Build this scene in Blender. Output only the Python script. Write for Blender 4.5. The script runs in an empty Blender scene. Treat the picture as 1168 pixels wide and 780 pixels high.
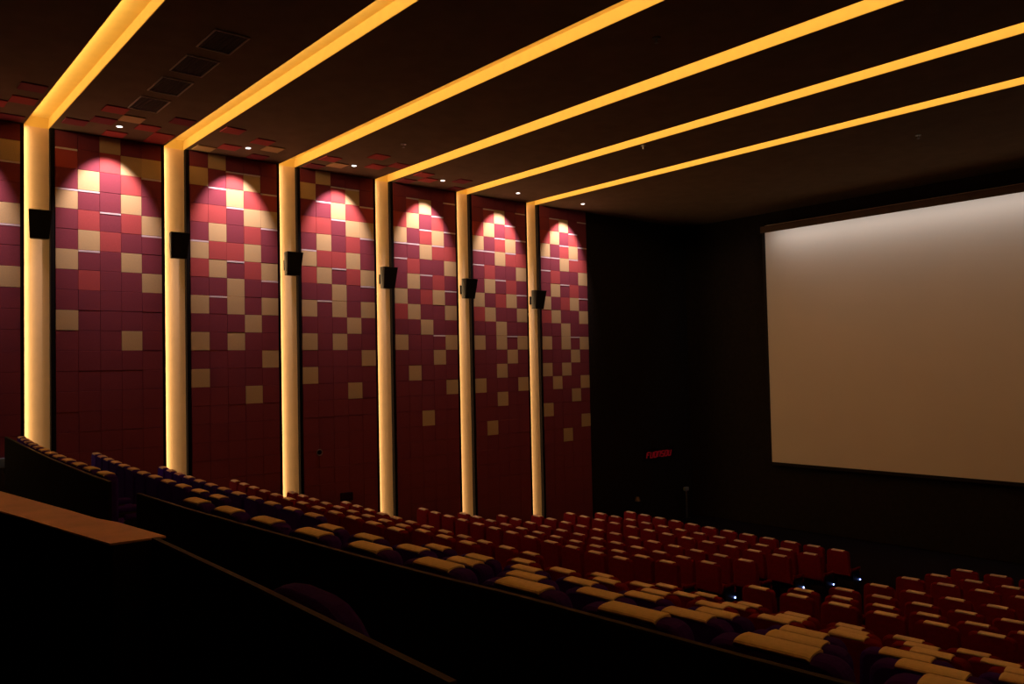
import bpy, bmesh, math, random
from mathutils import Vector, Matrix
random.seed(7)
C = bpy.context.scene.collection
ZO = 5.35                      # eye height above the lowest floor; all fitted heights are relative to the eye

# ------------------------------------------------------------------ camera
cam_d = bpy.data.cameras.new('camera'); cam = bpy.data.objects.new('camera', cam_d); C.objects.link(cam)
yaw, pitch, roll = -0.8586965451877363, 0.03164655593587861, -0.021517399818683974
fw = Vector((math.sin(yaw)*math.cos(pitch), math.cos(yaw)*math.cos(pitch), math.sin(pitch)))
rt = Vector((math.cos(yaw), -math.sin(yaw), 0)); up = rt.cross(fw)
r2 = rt*math.cos(roll) + up*math.sin(roll); u2 = -rt*math.sin(roll) + up*math.cos(roll)
M = Matrix((r2, u2, -fw)).transposed().to_4x4(); M.translation = Vector((17.525, 0, ZO))
cam.matrix_world = M
cam_d.sensor_width = 36; cam_d.lens = 915.146/1168*36; cam_d.clip_start = .05; cam_d.clip_end = 200
bpy.context.scene.camera = cam
FPX = 915.146
def px(p):
    d = Vector(p) - M.translation; z = d.dot(fw)
    return (584 + FPX*d.dot(r2)/z, 390 - FPX*d.dot(u2)/z) if z > .1 else (-9999, -9999)

# ------------------------------------------------------------------ world, exposure, lamp strengths
w = bpy.data.worlds.new('world'); bpy.context.scene.world = w; w.use_nodes = True
w.node_tree.nodes['Background'].inputs[0].default_value = (.9, .55, .4, 1)
w.node_tree.nodes['Background'].inputs[1].default_value = 0.0
vs = bpy.context.scene.view_settings
vs.view_transform = 'Standard'; vs.look = 'None'; vs.exposure = 0.0; vs.gamma = 1; vs.use_curve_mapping = False
E_CEIL = 58.0      # ceiling trough strips (W each)
E_WALL = 25.0      # wall trough strips
E_SPOT = 390.0     # downlights washing the tiled wall
E_SCREEN = 62.0    # strip behind the screen valance
COL_CEIL = (1, .68, .34); COL_WALL = (1, .68, .34)

# ------------------------------------------------------------------ materials
def mat(name, col, rough=.6, noise=None, emit=None, spec=.3, metal=0, bump=None, sheen=0):
    m = bpy.data.materials.new(name); m.use_nodes = True; nt = m.node_tree; b = nt.nodes['Principled BSDF']
    b.inputs['Base Color'].default_value = (*col, 1); b.inputs['Roughness'].default_value = rough
    b.inputs['Specular IOR Level'].default_value = spec; b.inputs['Metallic'].default_value = metal
    if sheen: b.inputs['Sheen Weight'].default_value = sheen
    if noise:
        sc, amt = noise
        t = nt.nodes.new('ShaderNodeTexCoord'); n = nt.nodes.new('ShaderNodeTexNoise'); n.inputs['Scale'].default_value = sc
        n.inputs['Detail'].default_value = 4
        r = nt.nodes.new('ShaderNodeValToRGB')
        r.color_ramp.elements[0].position = .3; r.color_ramp.elements[1].position = .7
        r.color_ramp.elements[0].color = (*[c*(1-amt) for c in col], 1); r.color_ramp.elements[1].color = (*[min(1, c*(1+amt)) for c in col], 1)
        nt.links.new(t.outputs['Object'], n.inputs['Vector']); nt.links.new(n.outputs['Fac'], r.inputs['Fac']); nt.links.new(r.outputs['Color'], b.inputs['Base Color'])
        if bump:
            bp = nt.nodes.new('ShaderNodeBump'); bp.inputs['Strength'].default_value = bump; bp.inputs['Distance'].default_value = .01
            nt.links.new(n.outputs['Fac'], bp.inputs['Height']); nt.links.new(bp.outputs['Normal'], b.inputs['Normal'])
    if emit:
        b.inputs['Emission Color'].default_value = (*emit[0], 1); b.inputs['Emission Strength'].default_value = emit[1]
    return m
MT = dict(
    tan=mat('tan_fabric_tile', (.62, .40, .19), .85, (60, .06), spec=.1),
    red=mat('coral_red_tile', (.46, .075, .070), .85, (60, .08), spec=.1),
    mar=mat('maroon_tile', (.25, .046, .062), .85, (60, .08), spec=.1),
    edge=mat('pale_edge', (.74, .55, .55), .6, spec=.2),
    gap=mat('dark_backing', (.035, .006, .008), .9, spec=.05),
    ceil=mat('dark_ceiling_paint', (.20, .135, .085), .9, (3, .08), spec=.05),
    black=mat('black_wall_fabric', (.022, .015, .012), .95, (8, .15), spec=.05),
    amber=mat('amber_yellow_trough_paint', (.86, .62, .17), .7, (5, .03), spec=.05), cream=mat('cream_trough_paint', (.84, .56, .31), .7, (5, .03), spec=.05),
    trim=mat('black_trim', (.010, .006, .005), .8, spec=.1),
    floor=mat('dark_carpet', (.015, .010, .012), .98, (30, .3), spec=.02),
    seatred=mat('red_seat_fabric', (.20, .010, .018), .9, (25, .12), spec=.05),
    seatpur=mat('purple_seat_fabric', (.055, .011, .33), .9, (25, .12), spec=.04),
    cover=mat('tan_headrest_cover', (.92, .66, .60), .8, (40, .06), spec=.15),
    plastic=mat('black_plastic', (.012, .010, .012), .45, spec=.3),
    speaker=mat('speaker_black', (.012, .009, .008), .5, spec=.3),
    grille=mat('speaker_grille', (.018, .015, .014), .8, (200, .5), spec=.1),
    metal=mat('grey_metal', (.35, .33, .31), .4, metal=1),
    screen=mat('screen_vinyl', (.75, .57, .43), .75, (.6, .02), spec=.15),
    valance=mat('brown_screen_border', (.12, .075, .055), .9, (6, .1), spec=.05),
    partition=mat('black_partition', (.016, .010, .009), .85, (4, .2), spec=.05),
    capdark=mat('dark_brown_cap', (.042, .028, .026), .6, spec=.1),
    ledge=mat('orange_brown_wood_ledge', (.78, .36, .24), .5, (6, .12), spec=.3),
    lampw=mat('lit_lamp_disc', (.9, .9, .9), .4, emit=((1, .93, .88), 4)),
    lamprim=mat('white_lamp_rim', (.5, .5, .5), .5),
    ledblue=mat('blue_white_step_light', (.5, .6, 1), .4, emit=((.22, .34, 1), 9)),
    ledwhite=mat('white_step_light', (.8, .8, .8), .4, emit=((.7, .7, .9), .4)),
    bluebox=mat('pale_blue_box', (.20, .27, .40), .6),
    signred=mat('lit_red_sign_letters', (.3, .01, .02), .5, emit=((.55, .006, .02), .09)),
    ventframe=mat('vent_frame_paint', (.55, .42, .33), .6), ventdark=mat('dark_vent_louvre', (.05, .03, .02), .8),
    strip=mat('lit_led_strip', (1, .9, .7), .5),
)
# ------------------------------------------------------------------ helpers
def bm_box(bm, x0, x1, y0, y1, z0, z1, mi=0):
    v = [bm.verts.new(p) for p in ((x0,y0,z0),(x1,y0,z0),(x1,y1,z0),(x0,y1,z0),(x0,y0,z1),(x1,y0,z1),(x1,y1,z1),(x0,y1,z1))]
    for q in ((3,2,1,0),(4,5,6,7),(0,1,5,4),(1,2,6,5),(2,3,7,6),(3,0,4,7)):
        f = bm.faces.new([v[i] for i in q]); f.material_index = mi
    return v
def bm_cyl(bm, c, r, h, n=20, axis='z', r2=None, mi=0):
    r2 = r if r2 is None else r2
    res = bmesh.ops.create_cone(bm, cap_ends=True, segments=n, radius1=r, radius2=r2, depth=h)
    R = Matrix.Identity(4)
    if axis == 'x': R = Matrix.Rotation(math.pi/2, 4, 'Y')
    if axis == 'y': R = Matrix.Rotation(-math.pi/2, 4, 'X')
    bmesh.ops.transform(bm, matrix=Matrix.Translation(c) @ R, verts=res['verts'])
    for v in res['verts']:
        for f in v.link_faces: f.material_index = mi
def obj(name, bm, mats, parent=None, smooth=False, bevel=0, seg=2):
    if isinstance(bm, bmesh.types.BMesh):
        me = bpy.data.meshes.new(name); bmesh.ops.recalc_face_normals(bm, faces=bm.faces); bm.to_mesh(me); bm.free()
    else: me = bm
    if mats is not None:
        for m in (mats if isinstance(mats, (list, tuple)) else [mats]): me.materials.append(m)
    if smooth:
        for p in me.polygons: p.use_smooth = True
    o = bpy.data.objects.new(name, me); C.objects.link(o)
    if parent: o.parent = parent
    if bevel:
        b = o.modifiers.new('bevel', 'BEVEL'); b.width = bevel; b.segments = seg; b.limit_method = 'ANGLE'; b.angle_limit = .6
    return o
def thing(name, label, cat, loc=(0,0,0), rz=0, group=None):
    o = bpy.data.objects.new(name, None); C.objects.link(o); o.location = loc; o.rotation_euler = (0,0,rz)
    o.empty_display_size = .1
    tag(o, label, cat, group); return o
def tag(o, label, cat, group=None):
    o['label'] = label; o['category'] = cat
    if group: o['group'] = group
    return o
def struct(name, bm, m, **k):
    o = obj(name, bm, m, **k); o['kind'] = 'structure'; return o
def area(name, loc, dirv, sx, sy, energy, col, parent=None, xaxis=None):
    l = bpy.data.lights.new(name, 'AREA'); l.shape = 'RECTANGLE'; l.size = sx; l.size_y = sy; l.energy = energy; l.color = col
    o = bpy.data.objects.new(name, l); C.objects.link(o)
    z = -Vector(dirv).normalized(); x = Vector(xaxis).normalized(); y = z.cross(x)
    m = Matrix((x, y, z)).transposed().to_4x4(); m.translation = Vector(loc); o.matrix_world = m
    if parent: o.parent = parent; o.matrix_parent_inverse = parent.matrix_world.inverted()
    return o
ORD = ['zeroth','first','second','third','fourth','fifth','sixth','seventh','eighth','ninth','tenth','eleventh','twelfth','thirteenth']

# ------------------------------------------------------------------ dimensions
CZ = ZO + 4.852                 # ceiling
T = .3973; TZ = .4              # wall tile width and height
B1 = ZO + 4.512                 # first tile joint below the ceiling
BAY = [3.457 + 2.575*(i-1) for i in range(0, 7)]    # start of tiled bays 0..6
CH = [b - .53 for b in BAY]     # near edge of each trough (0 is behind the left frame edge)
CW = .45; CD = .20; WD = .11    # trough width, ceiling depth, wall depth
RX = 24.0; YE = 23.4; YB = -3.0
ZFL = 0.03                      # lowest floor

# ------------------------------------------------------------------ the room
YJ = [17.65]; 
YJ = [17.65, 16.393, 15.184, 13.997, 12.844, 11.612, 10.464, 8.474, 7.195, 5.962, 4.462, 3.353, 2.232]
ZJ = [-4.319, -4.188, -4.024, -3.928, -3.779, -3.554, -3.306, -2.915, -2.534, -2.155, -1.690, -1.345, -.984]
XL = [8.33, 8.35, 8.33, 8.30, 8.24, 8.24, 8.15, 8.05, 8.10, 8.11, 8.68, 8.62, 8.50]
XCB = [11.0, 11.0, 10.98, 10.95, 10.91, 10.88, 10.82, 10.71, 10.75, 10.71, 11.17, 11.13, 11.07]
XC, RR = 9.051, 58.496
def rowY(j, X, dy=0):
    Rj = RR - (YJ[j]+dy-YJ[0]); return YJ[0] + RR - math.sqrt(Rj*Rj - (X-XC)**2)
HEAD = 1.0
tierz = [ZO + z - HEAD for z in ZJ]
UPZ = ZO - 1.66
# stepped floor as one mesh: profile lines along arcs
bm = bmesh.new(); NX = 48
xs = [i*RX/NX for i in range(NX+1)]
prof = [(lambda X: YE, tierz[0])]
for j in range(13):
    if j: prof.append((lambda X, j=j: rowY(j-1, X, -.22), tierz[j]))
    nxt = (lambda X, j=j: rowY(j, X, -.22)) if j < 12 else (lambda X: rowY(12, X, -.22))
    prof.append((nxt, tierz[j]))
prof.append((lambda X: rowY(12, X, -.22), UPZ)); prof.append((lambda X: YB, UPZ))
prev = None
for fn, z in prof:
    row = [bm.verts.new((X, fn(X), z)) for X in xs]
    if prev:
        for a in range(NX): bm.faces.new((prev[a], prev[a+1], row[a+1], row[a]))
    prev = row
struct('floor', bm, MT['floor'])
ZFL = tierz[0]

# ceiling: slabs between the troughs
bm = bmesh.new()
edges = [YB-.2] + [v for c in CH for v in (c, c+CW)] + [YE+.2]
for i in range(0, len(edges), 2):
    bm_box(bm, -.35, RX+.2, edges[i], edges[i+1], CZ, CZ+.45)
bm_box(bm, -.35, RX+.2, YB-.2, YE+.2, CZ+.45, CZ+.6)
struct('ceiling', bm, MT['ceil'])
# left wall: solid behind the tiled bays, black beyond them
bm = bmesh.new()
bm_box(bm, -.5, -.30, YB-.2, YE+.2, ZFL-.1, CZ+.4)
for i, b in enumerate(BAY):
    bm_box(bm, -.30, -.065, b-.08+.0, b+5*T+.065, ZFL-.1, CZ)
bm_box(bm, -.30, -.065, YB-.2, CH[0], ZFL-.1, CZ)
bm_box(bm, -.30, 0.0, BAY[6]+5*T+.02, YE+.2, ZFL-.1, CZ)
struct('wall_left', bm, MT['black'])
bm = bmesh.new(); bm_box(bm, -.3, RX+.2, YE, YE+.2, ZFL-.1, CZ); struct('wall_front', bm, MT['black'])
bm = bmesh.new(); bm_box(bm, RX, RX+.2, YB-.2, YE, ZFL-.1, CZ); struct('wall_right', bm, MT['black'])
bm = bmesh.new(); bm_box(bm, -.3, RX+.2, YB-.2, YB, ZFL-.1, CZ); struct('wall_back', bm, MT['black'])

# ------------------------------------------------------------------ tiled wall panels
P1 = ['MMTMM','RMRTT','MTMRM','TMMTM','MRMRT','MTRMM','TMMTM','MRMMT','MMMMM','TMMMM','MMMTM']
P2 = ['MTMMM','TMRTM','MMTRR','RRMTT','MTMRM','TRRTM','RTMRT','MMTMM','TMTMT','MMMTM','TMTMM','MMMMT','TMMMM','MMMTM']
P4 = ['MMMMM','MRTMM','RTMRM','TMRTM','MMTRR','MRMMT','MTMRM','TMRTM','RTMMT','MMTMM','TMMMT','MMMTM','MTMMM','MMMMT','MMMMM','MMTMM']
P5 = P4[:10] + ['TMTMT','MMMTM','MMTMM','TMMMT','MMTMM','MMMMM','MTMMM']
P6 = P4[:10] + ['TMTMT','MMMTM','TMTMM','MTMMT','MMMTM','TMMMM','MMMMT','MMTMM']
PAT = [P1, P1, P2, P2, P4, P5, P6]
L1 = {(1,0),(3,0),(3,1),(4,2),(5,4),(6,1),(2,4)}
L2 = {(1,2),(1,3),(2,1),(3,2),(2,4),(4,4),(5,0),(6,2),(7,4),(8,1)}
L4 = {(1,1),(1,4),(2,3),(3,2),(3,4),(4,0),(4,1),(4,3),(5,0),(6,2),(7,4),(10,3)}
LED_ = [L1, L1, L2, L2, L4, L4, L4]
MI = dict(T=1, R=2, M=3)
pname = ['cut off by the left frame edge', 'between the first and second glowing wall strips', 'between the second and third glowing wall strips',
         'between the third and fourth glowing wall strips', 'between the fourth and fifth glowing wall strips',
         'between the fifth and sixth glowing wall strips', 'farthest one, next to the black wall']
for i, b in enumerate(BAY):
    bm = bmesh.new()
    bm_box(bm, -.063, -.045, b, b+5*T, ZFL, CZ-.004, 0)
    nrow = int((B1-ZFL)/TZ)+1
    for k in range(0, nrow+1):
        z1 = CZ-.006 if k == 0 else B1 - (k-1)*TZ
        z0 = B1 - k*TZ
        z0 = max(z0, ZFL+.01)
        if z1 - z0 < .05: continue
        for c in range(5):
            ch = PAT[i][k][c] if k < len(PAT[i]) else 'M'
            top = z1 - .003
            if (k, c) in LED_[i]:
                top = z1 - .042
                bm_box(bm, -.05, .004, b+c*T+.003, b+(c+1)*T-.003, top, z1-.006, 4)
            pr = random.uniform(-.006, .002)
            bm_box(bm, -.05, pr, b+c*T+.002, b+(c+1)*T-.002, z0+.002, top, MI[ch])
    o = obj('tiled_wall_panel', bm, [MT['gap'], MT['tan'], MT['red'], MT['mar'], MT['edge']], bevel=.003, seg=1)
    tag(o, 'maroon tiled wall panel, ' + pname[i], 'wall panel', 'tiled wall panels')

# ------------------------------------------------------------------ light troughs: wall strip turning into ceiling strip
tname = ['behind the left frame edge', 'leftmost, widest of those in view', 'second from the left', 'third from the left', 'fourth from the left', 'fifth from the left', 'farthest, closest to the screen']
for i, y in enumerate(CH):
    t = thing('cove_light', 'glowing amber light trough along wall and ceiling, ' + tname[i], 'cove light', (0, y, ZFL), 0, 'amber light troughs')
    Lz = CZ - ZFL
    bm = bmesh.new()        # ceiling trough: top, near side, far side, end against wall (local y 0..CW)
    e = .004
    bm_box(bm, -WD, RX-.01, e, CW-e, Lz+CD, Lz+CD+.02)
    bm_box(bm, -WD, RX-.01, e, e+.008, Lz+.003, Lz+CD)
    bm_box(bm, -WD, RX-.01, CW-e-.008, CW-e, Lz+.003, Lz+CD)
    bm_box(bm, -WD-.02, -WD, e, CW-e, Lz+.0, Lz+CD+.02)
    o = obj('ceiling_trough', bm, MT['amber'], t)
    bm = bmesh.new(); bm_box(bm, -WD-.02, -WD, e, CW-e, 0.0, Lz)
    obj('wall_trough', bm, MT['cream'], t)
    bm = bmesh.new(); bm_box(bm, -WD-.02, -.002, CW-e, CW+.068, 0.0, Lz); bm_box(bm, -WD-.02, -.002, -.058, e, 0.0, Lz)
    obj('side_frame', bm, MT['trim'], t)
    bpy.context.view_layer.update()
    area('ceiling_strip_lamp', (RX/2-.1, y+.035, CZ+.05), (0, 1, .7), RX-.4, .06, E_CEIL, COL_CEIL, t, (1,0,0))
    area('wall_strip_lamp', (-WD*.55, y+.012, ZFL+Lz/2+.05), (0, 1, 0), Lz-.15, WD*.5, E_WALL, COL_WALL, t, (0,0,1))

# ------------------------------------------------------------------ ceiling tiles near the wall (bay, column, row from wall, colour)
CT = [(1,1,4,'R'),(1,2,3,'T'),(1,3,2,'R'),(1,1,2,'M'),(1,0,1,'M'),(1,2,0,'R'),(1,4,0,'R'),(1,4,1,'R'),(1,4,4,'M'),
      (0,4,5,'M'),(0,4,3,'R'),(0,3,2,'R'),(0,4,0,'M'),
      (2,0,4,'R'),(2,0,0,'T'),(2,1,1,'R'),(2,2,3,'R'),(2,3,2,'T'),(2,3,0,'M'),
      (3,0,2,'R'),(3,1,1,'T'),(3,2,4,'R'),(3,3,2,'R'),(3,4,3,'R'),(3,0,0,'M'),
      (4,0,2,'R'),(4,1,1,'R'),(4,0,0,'M'),(4,3,2,'M'),(4,4,0,'M')]
cn = dict(R='red', M='dull maroon', T='tan')
pn = ['leftmost', 'second', 'third', 'fourth', 'fifth']
cnt = {}
for bi, c, xr, col in CT:
    x0 = .12 + xr*.4; y0 = BAY[bi] + c*T
    bm = bmesh.new(); bm_box(bm, x0+.003, x0+.397, y0+.003, y0+T-.003, CZ-.02, CZ)
    o = obj('ceiling_tile', bm, MT[{'R':'red','M':'mar','T':'tan'}[col]], bevel=.003, seg=1)
    where = ('touching the wall' if xr == 0 else '%s row from wall' % ORD[xr+1])
    tag(o, '%s ceiling tile above %s tiled panel, %s, %s column' % (cn[col], ORD[bi+1], where, ORD[c+1]), 'ceiling tile', 'square tiles on the ceiling')

# ------------------------------------------------------------------ downlights along the wall
for i, b in enumerate(BAY):
    y = b + 2.5*T - .06
    t = thing('downlight', 'small round lit downlight in the ceiling above the %s tiled panel from the left' % ORD[i+1], 'downlight', (.9, y, CZ), 0, 'downlights along the tiled wall')
    bm = bmesh.new(); bm_cyl(bm, (0,0,-.006), .07, .012, 28); obj('rim', bm, MT['lamprim'], t, smooth=False)
    bm = bmesh.new(); bm_cyl(bm, (0,0,-.014), .05, .006, 28); obj('lit_lens', bm, MT['lampw'], t)
    l = bpy.data.lights.new('downlight_lamp', 'SPOT'); l.energy = E_SPOT; l.color = (1, .82, .88); l.spot_size = math.radians(65); l.spot_blend = .6; l.shadow_soft_size = .035
    o = bpy.data.objects.new('downlight_lamp', l); C.objects.link(o); o.parent = t; o.location = (0, 0, -.03)
    d = Vector((-math.sin(math.radians(35)), 0, -math.cos(math.radians(35)))); o.rotation_euler = d.to_track_quat('-Z', 'Y').to_euler()
# sprinkler heads
for x, y, nm in ((10.07, 9.4, 'nearest the top edge'), (3.11, 9.48, 'nearest the tiled wall'), (10.27, 18.04, 'in front of the screen'), (6.13, 13.8, 'between the fifth and sixth amber bands')):
    t = thing('sprinkler_head', 'tiny grey sprinkler head on the dark ceiling ' + nm, 'sprinkler', (x, y, CZ), 0, 'ceiling sprinklers')
    bm = bmesh.new(); bm_cyl(bm, (0,0,-.008), .06, .016, 20); obj('ceiling_plate', bm, MT['metal'], t)
    bm = bmesh.new(); bm_cyl(bm, (0,0,-.045), .012, .06, 12); bm_cyl(bm, (0,0,-.078), .03, .005, 16); obj('nozzle', bm, MT['metal'], t)
# ceiling vents
for k, (x0, x1) in enumerate(((5.66, 6.43), (4.47, 5.28), (3.32, 4.13), (2.18, 2.97))):
    y0, y1 = 4.19, 4.70
    t = thing('ceiling_vent', 'dark square air vent in the ceiling, %s from the tiled wall' % ['fourth', 'third', 'second', 'nearest'][k], 'vent', ((x0+x1)/2, (y0+y1)/2, CZ), 0, 'row of ceiling vents')
    hx, hy = (x1-x0)/2, (y1-y0)/2
    bm = bmesh.new()
    for s in (-1, 1):
        bm_box(bm, min(s*hx, s*(hx-.018)), max(s*hx, s*(hx-.018)), -hy, hy, -.02, 0)
        bm_box(bm, -hx+.018, hx-.018, min(s*hy, s*(hy-.018)), max(s*hy, s*(hy-.018)), -.02, 0)
    obj('frame', bm, MT['ventframe'], t)
    bm = bmesh.new()
    bm_box(bm, -hx+.018, hx-.018, -hy+.018, hy-.018, -.003, 0)
    for q in range(9):
        yy = -hy+.04+q*(2*hy-.08)/8; bm_box(bm, -hx+.02, hx-.02, yy-.003, yy+.003, -.014, -.003)
    obj('louvre', bm, MT['ventdark'], t)

# ------------------------------------------------------------------ speakers on the wall strips
sz = [2.90, 2.71, 2.50, 2.32, 2.17, 1.97]
for i in range(1, 7):
    y = CH[i] + CW/2 - .01
    t = thing('wall_speaker', 'black tapered loudspeaker mounted on the %s glowing wall strip from the left' % ORD[i], 'speaker', (0, y, ZO + sz[i-1]), 0, 'wall speakers')
    bm = bmesh.new()
    def V(x, yy, z): return bm.verts.new((x, yy, z))
    # cabinet: narrower at the bottom, front tilted down
    ft = [(.36, -.20, .27), (.36, .20, .27), (.25, .165, -.27), (.25, -.165, -.27)]
    bt = [(.06, -.15, .29), (.06, .15, .29), (.02, .12, -.25), (.02, -.12, -.25)]
    F = [V(*p) for p in ft]; B = [V(*p) for p in bt]
    bm.faces.new(F); bm.faces.new(B[::-1])
    for k in range(4): bm.faces.new((F[k], B[k], B[(k+1)%4], F[(k+1)%4]))
    cab = obj('cabinet', bm, MT['speaker'], t, bevel=.012)
    bm = bmesh.new(); n = .006
    q = [V(.366, -.18, .245), V(.366, .18, .245), V(.258, .148, -.245), V(.258, -.148, -.245)]
    q2 = [V(.352, -.18, .245), V(.352, .18, .245), V(.244, .148, -.245), V(.244, -.148, -.245)]
    bm.faces.new(q); bm.faces.new(q2[::-1])
    for k in range(4): bm.faces.new((q[k], q2[k], q2[(k+1)%4], q[(k+1)%4]))
    obj('grille', bm, MT['grille'], cab)
    bm = bmesh.new(); bm_box(bm, -WD, .05, -.035, .035, -.06, .06); bm_box(bm, -WD, -WD+.02, -.08, .08, -.12, .12)
    obj('bracket', bm, MT['speaker'], t)

# ------------------------------------------------------------------ screen
SY = 23.10
t = thing('cinema_screen', 'huge blank white cinema screen on the black front wall', 'screen', (12, SY, ZO-3.2))
bm = bmesh.new(); bm_box(bm, -8.62, 8.62, 0, .03, 0, 7.60)
obj('screen_surface', bm, MT['screen'], t)
bm = bmesh.new()
bm_box(bm, -8.72, -8.62, -.03, .08, -.1, 7.7); bm_box(bm, 8.62, 8.72, -.03, .08, -.1, 7.7); bm_box(bm, -8.62, 8.62, -.03, .08, -.1, 0)
obj('frame', bm, MT['black'], t, bevel=.01)
bm = bmesh.new(); bm_box(bm, -8.40, 8.72, -.62, -.60, 3.2+4.06, 3.2+4.266); bm_box(bm, -8.40, 8.72, -.60, .0, 3.2+4.25, 3.2+4.266)
o = obj('top_border', bm, MT['valance'], t); o['label'] = 'brown top border'
bpy.context.view_layer.update()
area('screen_wash_lamp', (12, SY-.56, ZO+4.20), (0, .6, -1), 16.6, .06, E_SCREEN, (.82, .90, 1), t, (1,0,0))
# red lettered sign on the black side wall
t = thing('red_sign', 'small dim red lettered sign on the black wall left of the screen', 'sign', (0.0, 21.6, ZO-3.04))
bm = bmesh.new(); bm_box(bm, .0, .035, -.78, .78, -.2, .2); obj('back_board', bm, MT['trim'], t)
bm = bmesh.new()
def stroke(y0, z0, y1, z1, wd=.035):
    a = Vector((0, y0, z0)); b_ = Vector((0, y1, z1)); d = (b_-a).normalized(); n = Vector((0, -d.z, d.y))*wd/2
    ps = [a-n, b_-n, b_+n, a+n]
    lo = [bm.verts.new((.036, p.y+p.z*.25, p.z)) for p in ps]; hi = [bm.verts.new((.056, p.y+p.z*.25, p.z)) for p in ps]
    bm.faces.new(hi); bm.faces.new(lo[::-1])
    for k in range(4): bm.faces.new((lo[k], lo[(k+1)%4], hi[(k+1)%4], hi[k]))
glyph = dict(f=[(0,-1,0,1),(0,1,1,1),(0,.1,.8,.1)], u=[(0,1,0,-1),(0,-1,1,-1),(1,1,1,-1)], o=[(0,1,0,-1),(0,-1,1,-1),(1,1,1,-1),(0,1,1,1)], n=[(0,-1,0,1),(0,1,1,1),(1,1,1,-1)],
             s=[(1,1,0,1),(0,1,0,0),(0,0,1,0),(1,0,1,-1),(1,-1,0,-1)], l=[(0,1,0,-1),(0,-1,.8,-1)])
for k, g in enumerate('fuonsou'):
    for a0, b0, a1, b1 in glyph[g]:
        stroke(-.66+k*.19+a0*.12, b0*.09, -.66+k*.19+a1*.12, b1*.09)
o = obj('red_letters', bm, MT['signred'], t); o['label'] = 'red letters'
# small fittings low on the black side wall
t = thing('wall_lamp', 'tiny dim brown wall fitting above the front seats, left of the red sign', 'wall fitting', (0, 20.36, ZO-4.41))
bm = bmesh.new(); bm_box(bm, 0, .03, -.10, .10, -.12, .12); obj('back_plate', bm, MT['trim'], t)
bm = bmesh.new(); bm_cyl(bm, (.08, 0, 0), .10, .14, 16, 'z', .06); o = obj('lamp_shade', bm, mat('dull_brown_shade', (.20, .12, .06), .6), t, bevel=.005)
t = thing('floor_post', 'thin pale grey post standing by the black wall below the red sign', 'post', (.35, 22.6, ZFL))
bm = bmesh.new(); bm_cyl(bm, (0,0,.015), .13, .03, 20); obj('base', bm, MT['plastic'], t)
bm = bmesh.new(); bm_cyl(bm, (0,0,.5), .03, .95, 12); obj('pole', bm, MT['metal'], t)
bm = bmesh.new(); bm_box(bm, -.05, .05, -.10, .10, .95, 1.08); obj('head', bm, mat('pale_grey_head', (.3, .3, .3), .5), t, bevel=.02)
t = thing('ring_pull', 'small round silver ring low on the maroon panel between third and fourth strips', 'wall ring', (0.0, 9.0, ZO-1.92))
bm = bmesh.new()
N, n = 24, 8
vv = [[bm.verts.new((.02+.010*math.cos(b), (.07+.010*math.sin(b))*math.cos(a), (.07+.010*math.sin(b))*math.sin(a))) for b in [2*math.pi*k/n for k in range(n)]] for a in [2*math.pi*k/N for k in range(N)]]
for a in range(N):
    for b in range(n): bm.faces.new((vv[a][b], vv[(a+1)%N][b], vv[(a+1)%N][(b+1)%n], vv[a][(b+1)%n]))
obj('ring', bm, MT['metal'], t, smooth=True)
bm = bmesh.new(); bm_cyl(bm, (.008, 0, 0), .05, .016, 20, 'x'); obj('back_plate', bm, MT['trim'], t)
bm = bmesh.new(); bm_box(bm, 0, .12, -.15, .15, -.10, .10)
tag(obj('wall_box', bm, MT['gap'], bevel=.02), 'dark box just above the chairs on the maroon panel between third and fourth strips', 'box').location = (0.0, 9.68, ZO-3.04)

# ------------------------------------------------------------------ low partitions
def wall_poly(name, pts, z0, z1, th, m, capm, label, cap=.009, capw=.0, z0fn=None):
    t = thing(name, label, 'partition', (0,0,z0))
    for part, mm, a, b, ex in (('panel', m, 0, z1-z0-cap, 0), ('top_cap', capm, z1-z0-cap, z1-z0, capw)):
        bm = bmesh.new(); prev = None
        for (x, y) in pts:
            ring = [bm.verts.new((x, y-ex, a)), bm.verts.new((x, y+th+ex, a)), bm.verts.new((x, y+th+ex, b)), bm.verts.new((x, y-ex, b))]
            if prev:
                for k in range(4): bm.faces.new((prev[k], prev[(k+1)%4], ring[(k+1)%4], ring[k]))
            else: bm.faces.new(ring)
            prev = ring
        bm.faces.new(prev[::-1]); o = obj(part, bm, mm, t)
        if part == 'top_cap': o['label'] = 'thin brown top edge'
    return t
wall_poly('partition', [(11.60,1.66),(12.5,1.68),(13.45,1.73),(14.27,1.78),(14.9,1.83),(15.35,1.88),(16.2,1.93),(17.0,1.99),(18.5,2.1),(21,2.4)], UPZ, ZO-.812, .022, MT['partition'], MT['capdark'], 'long low black partition with thin brown top edge behind the centre purple chairs')
wall_poly('partition', [(2.95,2.17),(4,2.12),(5.16,2.05),(7.32,1.94),(9.12,1.88),(10.05,1.87)], UPZ, ZO-.90, .025, MT['partition'], MT['capdark'], 'low black curved partition at the far left, behind the purple seats by the tiled wall')
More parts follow.
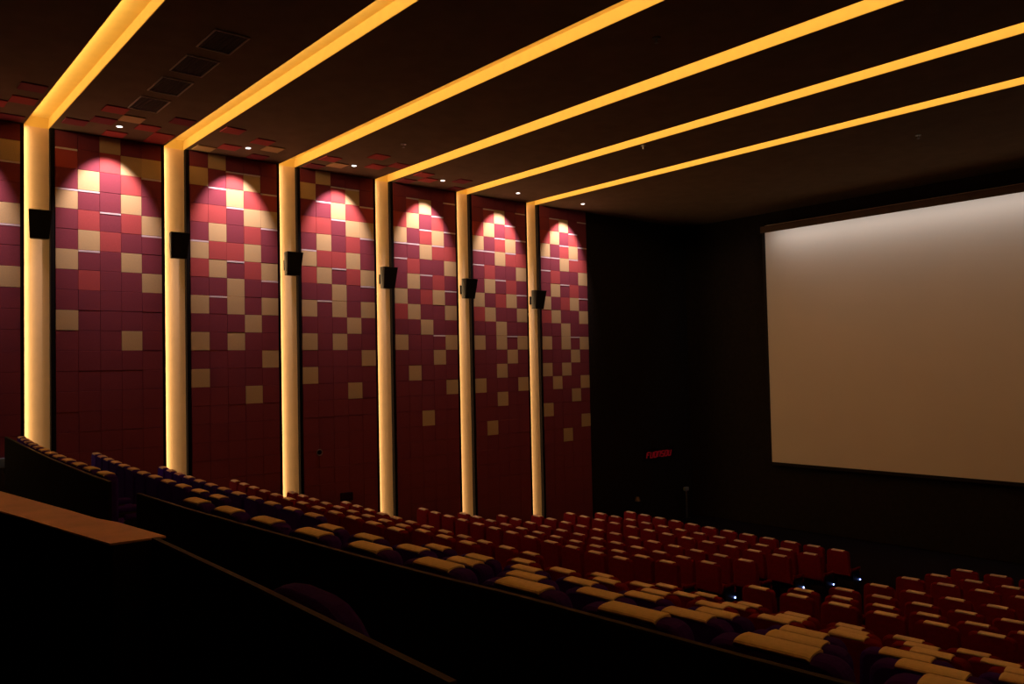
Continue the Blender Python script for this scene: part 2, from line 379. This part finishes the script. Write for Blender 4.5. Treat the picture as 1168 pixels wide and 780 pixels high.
# near wall: wide wooden ledge then thin partition
t = thing('partition', 'nearest low black wall with a wide orange brown ledge at the lower left', 'partition', (12.5, .7, UPZ))
def slab(name, near, far, a, b, m, lab=None):
    bm = bmesh.new()
    lo = [bm.verts.new((x-12.5, y-.7, a)) for x, y in near] + [bm.verts.new((x-12.5, y-.7, a)) for x, y in far[::-1]]
    hi = [bm.verts.new((x-12.5, y-.7, b)) for x, y in near] + [bm.verts.new((x-12.5, y-.7, b)) for x, y in far[::-1]]
    bm.faces.new(hi); bm.faces.new(lo[::-1]); n_ = len(lo)
    for k in range(n_): bm.faces.new((lo[k], lo[(k+1)%n_], hi[(k+1)%n_], hi[k]))
    o = obj(name, bm, m, t)
    if lab: o['label'] = lab
H_ = ZO-.60-UPZ
near = [(10.5,.30),(12,.47),(13.21,.62),(14.38,.79)]; far = [(10.5,.44),(12,.66),(12.48,.73),(13.42,.85),(13.78,.89),(13.95,.93),(14.39,.98)]
slab('panel', [(x, y+.01) for x, y in near], [(x, y-.01) for x, y in far], 0, H_-.008, MT['partition'])
slab('ledge', near, far, H_-.008, H_, MT['ledge'], 'orange brown wooden ledge')
slab('thin_panel', [(14.39,.93),(15.33,.93),(16.26,.915)], [(14.39,.948),(15.33,.948),(16.26,.933)], 0, H_-.012, MT['partition'])
slab('top_cap', [(14.39,.93),(15.33,.93),(16.26,.915)], [(14.39,.948),(15.33,.948),(16.26,.933)], H_-.012, H_, MT['capdark'], 'thin brown top edge')
# pale bluish box at far left
t = thing('wall_box', 'pale bluish box low on the wall at the left frame edge', 'box', (.0, 2.62, ZO-1.56))
bm = bmesh.new(); bm_box(bm, 0, .12, -.16, .10, -.09, .09); obj('front', bm, MT['bluebox'], t, bevel=.02)
bm = bmesh.new(); bm_box(bm, 0, .10, -.2, .16, -.45, -.10); obj('lower_case', bm, MT['plastic'], t, bevel=.02)

# ------------------------------------------------------------------ seats
def rounded_back(w0, w1, z0, z1, yb, th, lean, rt, nx=10, nz=8):
    """upholstered back: width w0 at bottom, w1 at top, rounded upper corners radius rt, gently crowned front and back"""
    bm = bmesh.new()
    prof = []
    n = 7
    for k in range(n+1): # right bottom to top with rounded corner
        pass
    out = [(-w0/2, z0), (w0/2, z0), (w1/2, z1-rt)]
    for k in range(1, 7):
        a = k/6*math.pi/2; out.append((w1/2-rt+rt*math.cos(a), z1-rt+rt*math.sin(a)))
    for k in range(0, 7):
        a = math.pi/2 + k/6*math.pi/2; out.append((-w1/2+rt+rt*math.cos(a), z1-rt+rt*math.sin(a)))
    def ring(s, dy):
        cx, cz = 0, (z0+z1)/2; r_ = []
        for x, z in out:
            f = (z-z0)/(z1-z0)
            r_.append(bm.verts.new((x*s, yb + dy + lean*(1-f), cz+(z-cz)*(1-(1-s)*.6))))
        return r_
    rs = [ring(.90, -th/2), ring(.98, -th/2+.015), ring(1, -th*.2), ring(1, th*.2), ring(.98, th/2-.015), ring(.90, th/2)]
    for a, b in zip(rs, rs[1:]):
        for k in range(len(a)): bm.faces.new((a[k], a[(k+1)%len(a)], b[(k+1)%len(a)], b[k]))
    bm.faces.new(rs[0][::-1]); bm.faces.new(rs[-1])
    return bm
def strap(w, th, z_top, yc, drop_b, drop_f, r):
    """cover folded over the top of the back: inverted U section extruded along x"""
    bm = bmesh.new(); path = []
    hb = th/2 + .012
    path.append((yc-hb-.004, z_top-drop_b)); 
    for k in range(0, 9):
        a = math.pi - k/8*math.pi
        path.append((yc + hb*math.cos(a), z_top - .012 + .022*math.sin(a)**.5))
    path.append((yc+hb+.02, z_top-drop_f))
    inner = [(yc + (y-yc)*.86, z-.012) for y, z in path]
    prev = None
    rings = []
    for x in (-w/2, -w/2+.01, w/2-.01, w/2):
        s = .0 if abs(x) < w/2-.005 else .004
        rings.append(([bm.verts.new((x, y, z-s)) for y, z in path], [bm.verts.new((x, y, z)) for y, z in inner]))
    for (a, ai), (b, bi) in zip(rings, rings[1:]):
        for k in range(len(path)-1):
            bm.faces.new((a[k], a[k+1], b[k+1], b[k])); bm.faces.new((ai[k+1], ai[k], bi[k], bi[k+1]))
        bm.faces.new((a[0], b[0], bi[0], ai[0])); bm.faces.new((a[-1], ai[-1], bi[-1], b[-1]))
    for (a, ai), fl in ((rings[0], 0), (rings[-1], 1)):
        for k in range(len(path)-1):
            bm.faces.new((a[k], ai[k], ai[k+1], a[k+1]) if fl else (a[k+1], ai[k+1], ai[k], a[k]))
    return bm
def pad(x0, x1, y0, y1, z0, z1): bm = bmesh.new(); bm_box(bm, x0, x1, y0, y1, z0, z1); return bm
def make_seat(fab, col):
    t = thing('cinema_chair', 'x', 'cinema chair')
    bk = obj('backrest', rounded_back(.55, .52, .44, .985, .0, .115, -.0, .07), fab, t, smooth=False, bevel=.01)
    o = obj('headrest_cover', strap(.28, .092, .990, .0, .004, .12, .03), MT['cover'], bk); o['label'] = 'tan headrest cover'
    obj('seat_cushion', pad(-.235, .235, .08, .56, .36, .48), fab, t, bevel=.045, seg=3)
    for s in (-1, 1):
        bm = bmesh.new(); bm_box(bm, s*.264-.026, s*.264+.026, .10, .46, .52, .585); obj('armrest', bm, fab, t, bevel=.024, seg=3)
        bm = bmesh.new(); bm_box(bm, s*.264-.016, s*.264+.016, .10, .40, 0, .52); obj('side_panel', bm, MT['plastic'], t, bevel=.008)
    bm = bmesh.new(); bm_box(bm, -.25, .25, .10, .40, .30, .355); obj('seat_pan', bm, MT['plastic'], t)
    return t
def copy_seat(src, loc, rz):
    r = src.copy(); C.objects.link(r); r.location = loc; r.rotation_euler = (0,0,rz)
    for ch in list(src.children):
        c = ch.copy(); C.objects.link(c); c.parent = r
        for g in list(ch.children):
            d = g.copy(); C.objects.link(d); d.parent = c
    return r
protos = {'red': make_seat(MT['seatred'], 'red'), 'purple': make_seat(MT['seatpur'], 'purple')}
used = {'red': False, 'purple': False}
def rowname(j):
    return ['front row', 'second row', 'third row', 'fourth row', 'fifth row', 'sixth row', 'seventh row', 'eighth row', 'ninth row', 'tenth row', 'frontmost purple row', 'middle purple row', 'rearmost purple row'][j]
led_rows = {0, 1, 2, 4, 12}
led_mesh = None
for j in range(13):
    colr = 'red' if j < 10 else 'purple'
    xs_l = [XL[j] - .6*i for i in range(11, -1, -1)]
    xs_c = []
    x = XCB[j]
    while True:
        p = px((x, rowY(j, x), ZO+ZJ[j]))
        if p[0] > 1215 or p[1] > 840 or p[0] < -500: break
        xs_c.append(x); x += .611
    for blk, xl in (('left', xs_l), ('centre', xs_c)):
        for n, x in enumerate(xl):
            if x < .35: continue
            y = rowY(j, x); Rj = RR - (YJ[j]-YJ[0]); a = math.asin((x-XC)/Rj)
            src = protos[colr]
            if not used[colr]:
                used[colr] = True; s = src; s.location = (x, y, tierz[j]); s.rotation_euler = (0, 0, a)
            else: s = copy_seat(src, (x, y, tierz[j]), a)
            if blk == 'left':
                pos = '%s from the tiled wall' % ORD[n+1]
            else:
                pos = '%s right of the aisle' % ORD[n+1]
            s['label'] = '%s tan-topped cinema chair, %s, %s' % (colr, pos, rowname(j))
            s['group'] = '%s seats in the %s block' % (colr, blk)
for j in led_rows:      # step lights on the aisle side panel of the last seat
    xe = XL[j]; s = None
    for o in C.objects:
        if o.name.startswith('cinema_chair') and abs(o.location.x-xe) < .01 and abs(o.location.z-tierz[j]) < .01: s = o
    bm = bmesh.new(); bm_cyl(bm, (.292, .40, .30), (.017 if j < 12 else .012), .012, 14, 'x')
    o = obj('step_light', bm, MT['ledblue' if j < 12 else 'ledwhite'], s); o['label'] = 'small glowing bluish step light'

# companion seat between the two near partitions
TP = mat('dark_purple_fabric', (.04, .008, .24), .9, (25, .12), spec=.05)
t = thing('tub_chair', 'single dark purple chair with wide rounded back behind the nearest low wall', 'chair', (15.09, 1.22, UPZ))
obj('backrest', rounded_back(.76, .82, .35, .947, .0, .10, 0, .32), TP, t, bevel=.02)
obj('seat_cushion', pad(-.29, .29, .07, .42, .36, .48), TP, t, bevel=.05, seg=3)
for s in (-1, 1):
    bm = bmesh.new(); bm_box(bm, s*.33-.035, s*.33+.035, .07, .42, .33, .60); obj('armrest', bm, TP, t, bevel=.03, seg=3)
bm = bmesh.new(); bm_cyl(bm, (0, .2, .18), .035, .34, 16); bm_cyl(bm, (0, .2, .015), .22, .03, 24); bm_box(bm, -.25, .25, 0, .38, .33, .36)
obj('base', bm, MT['plastic'], t)
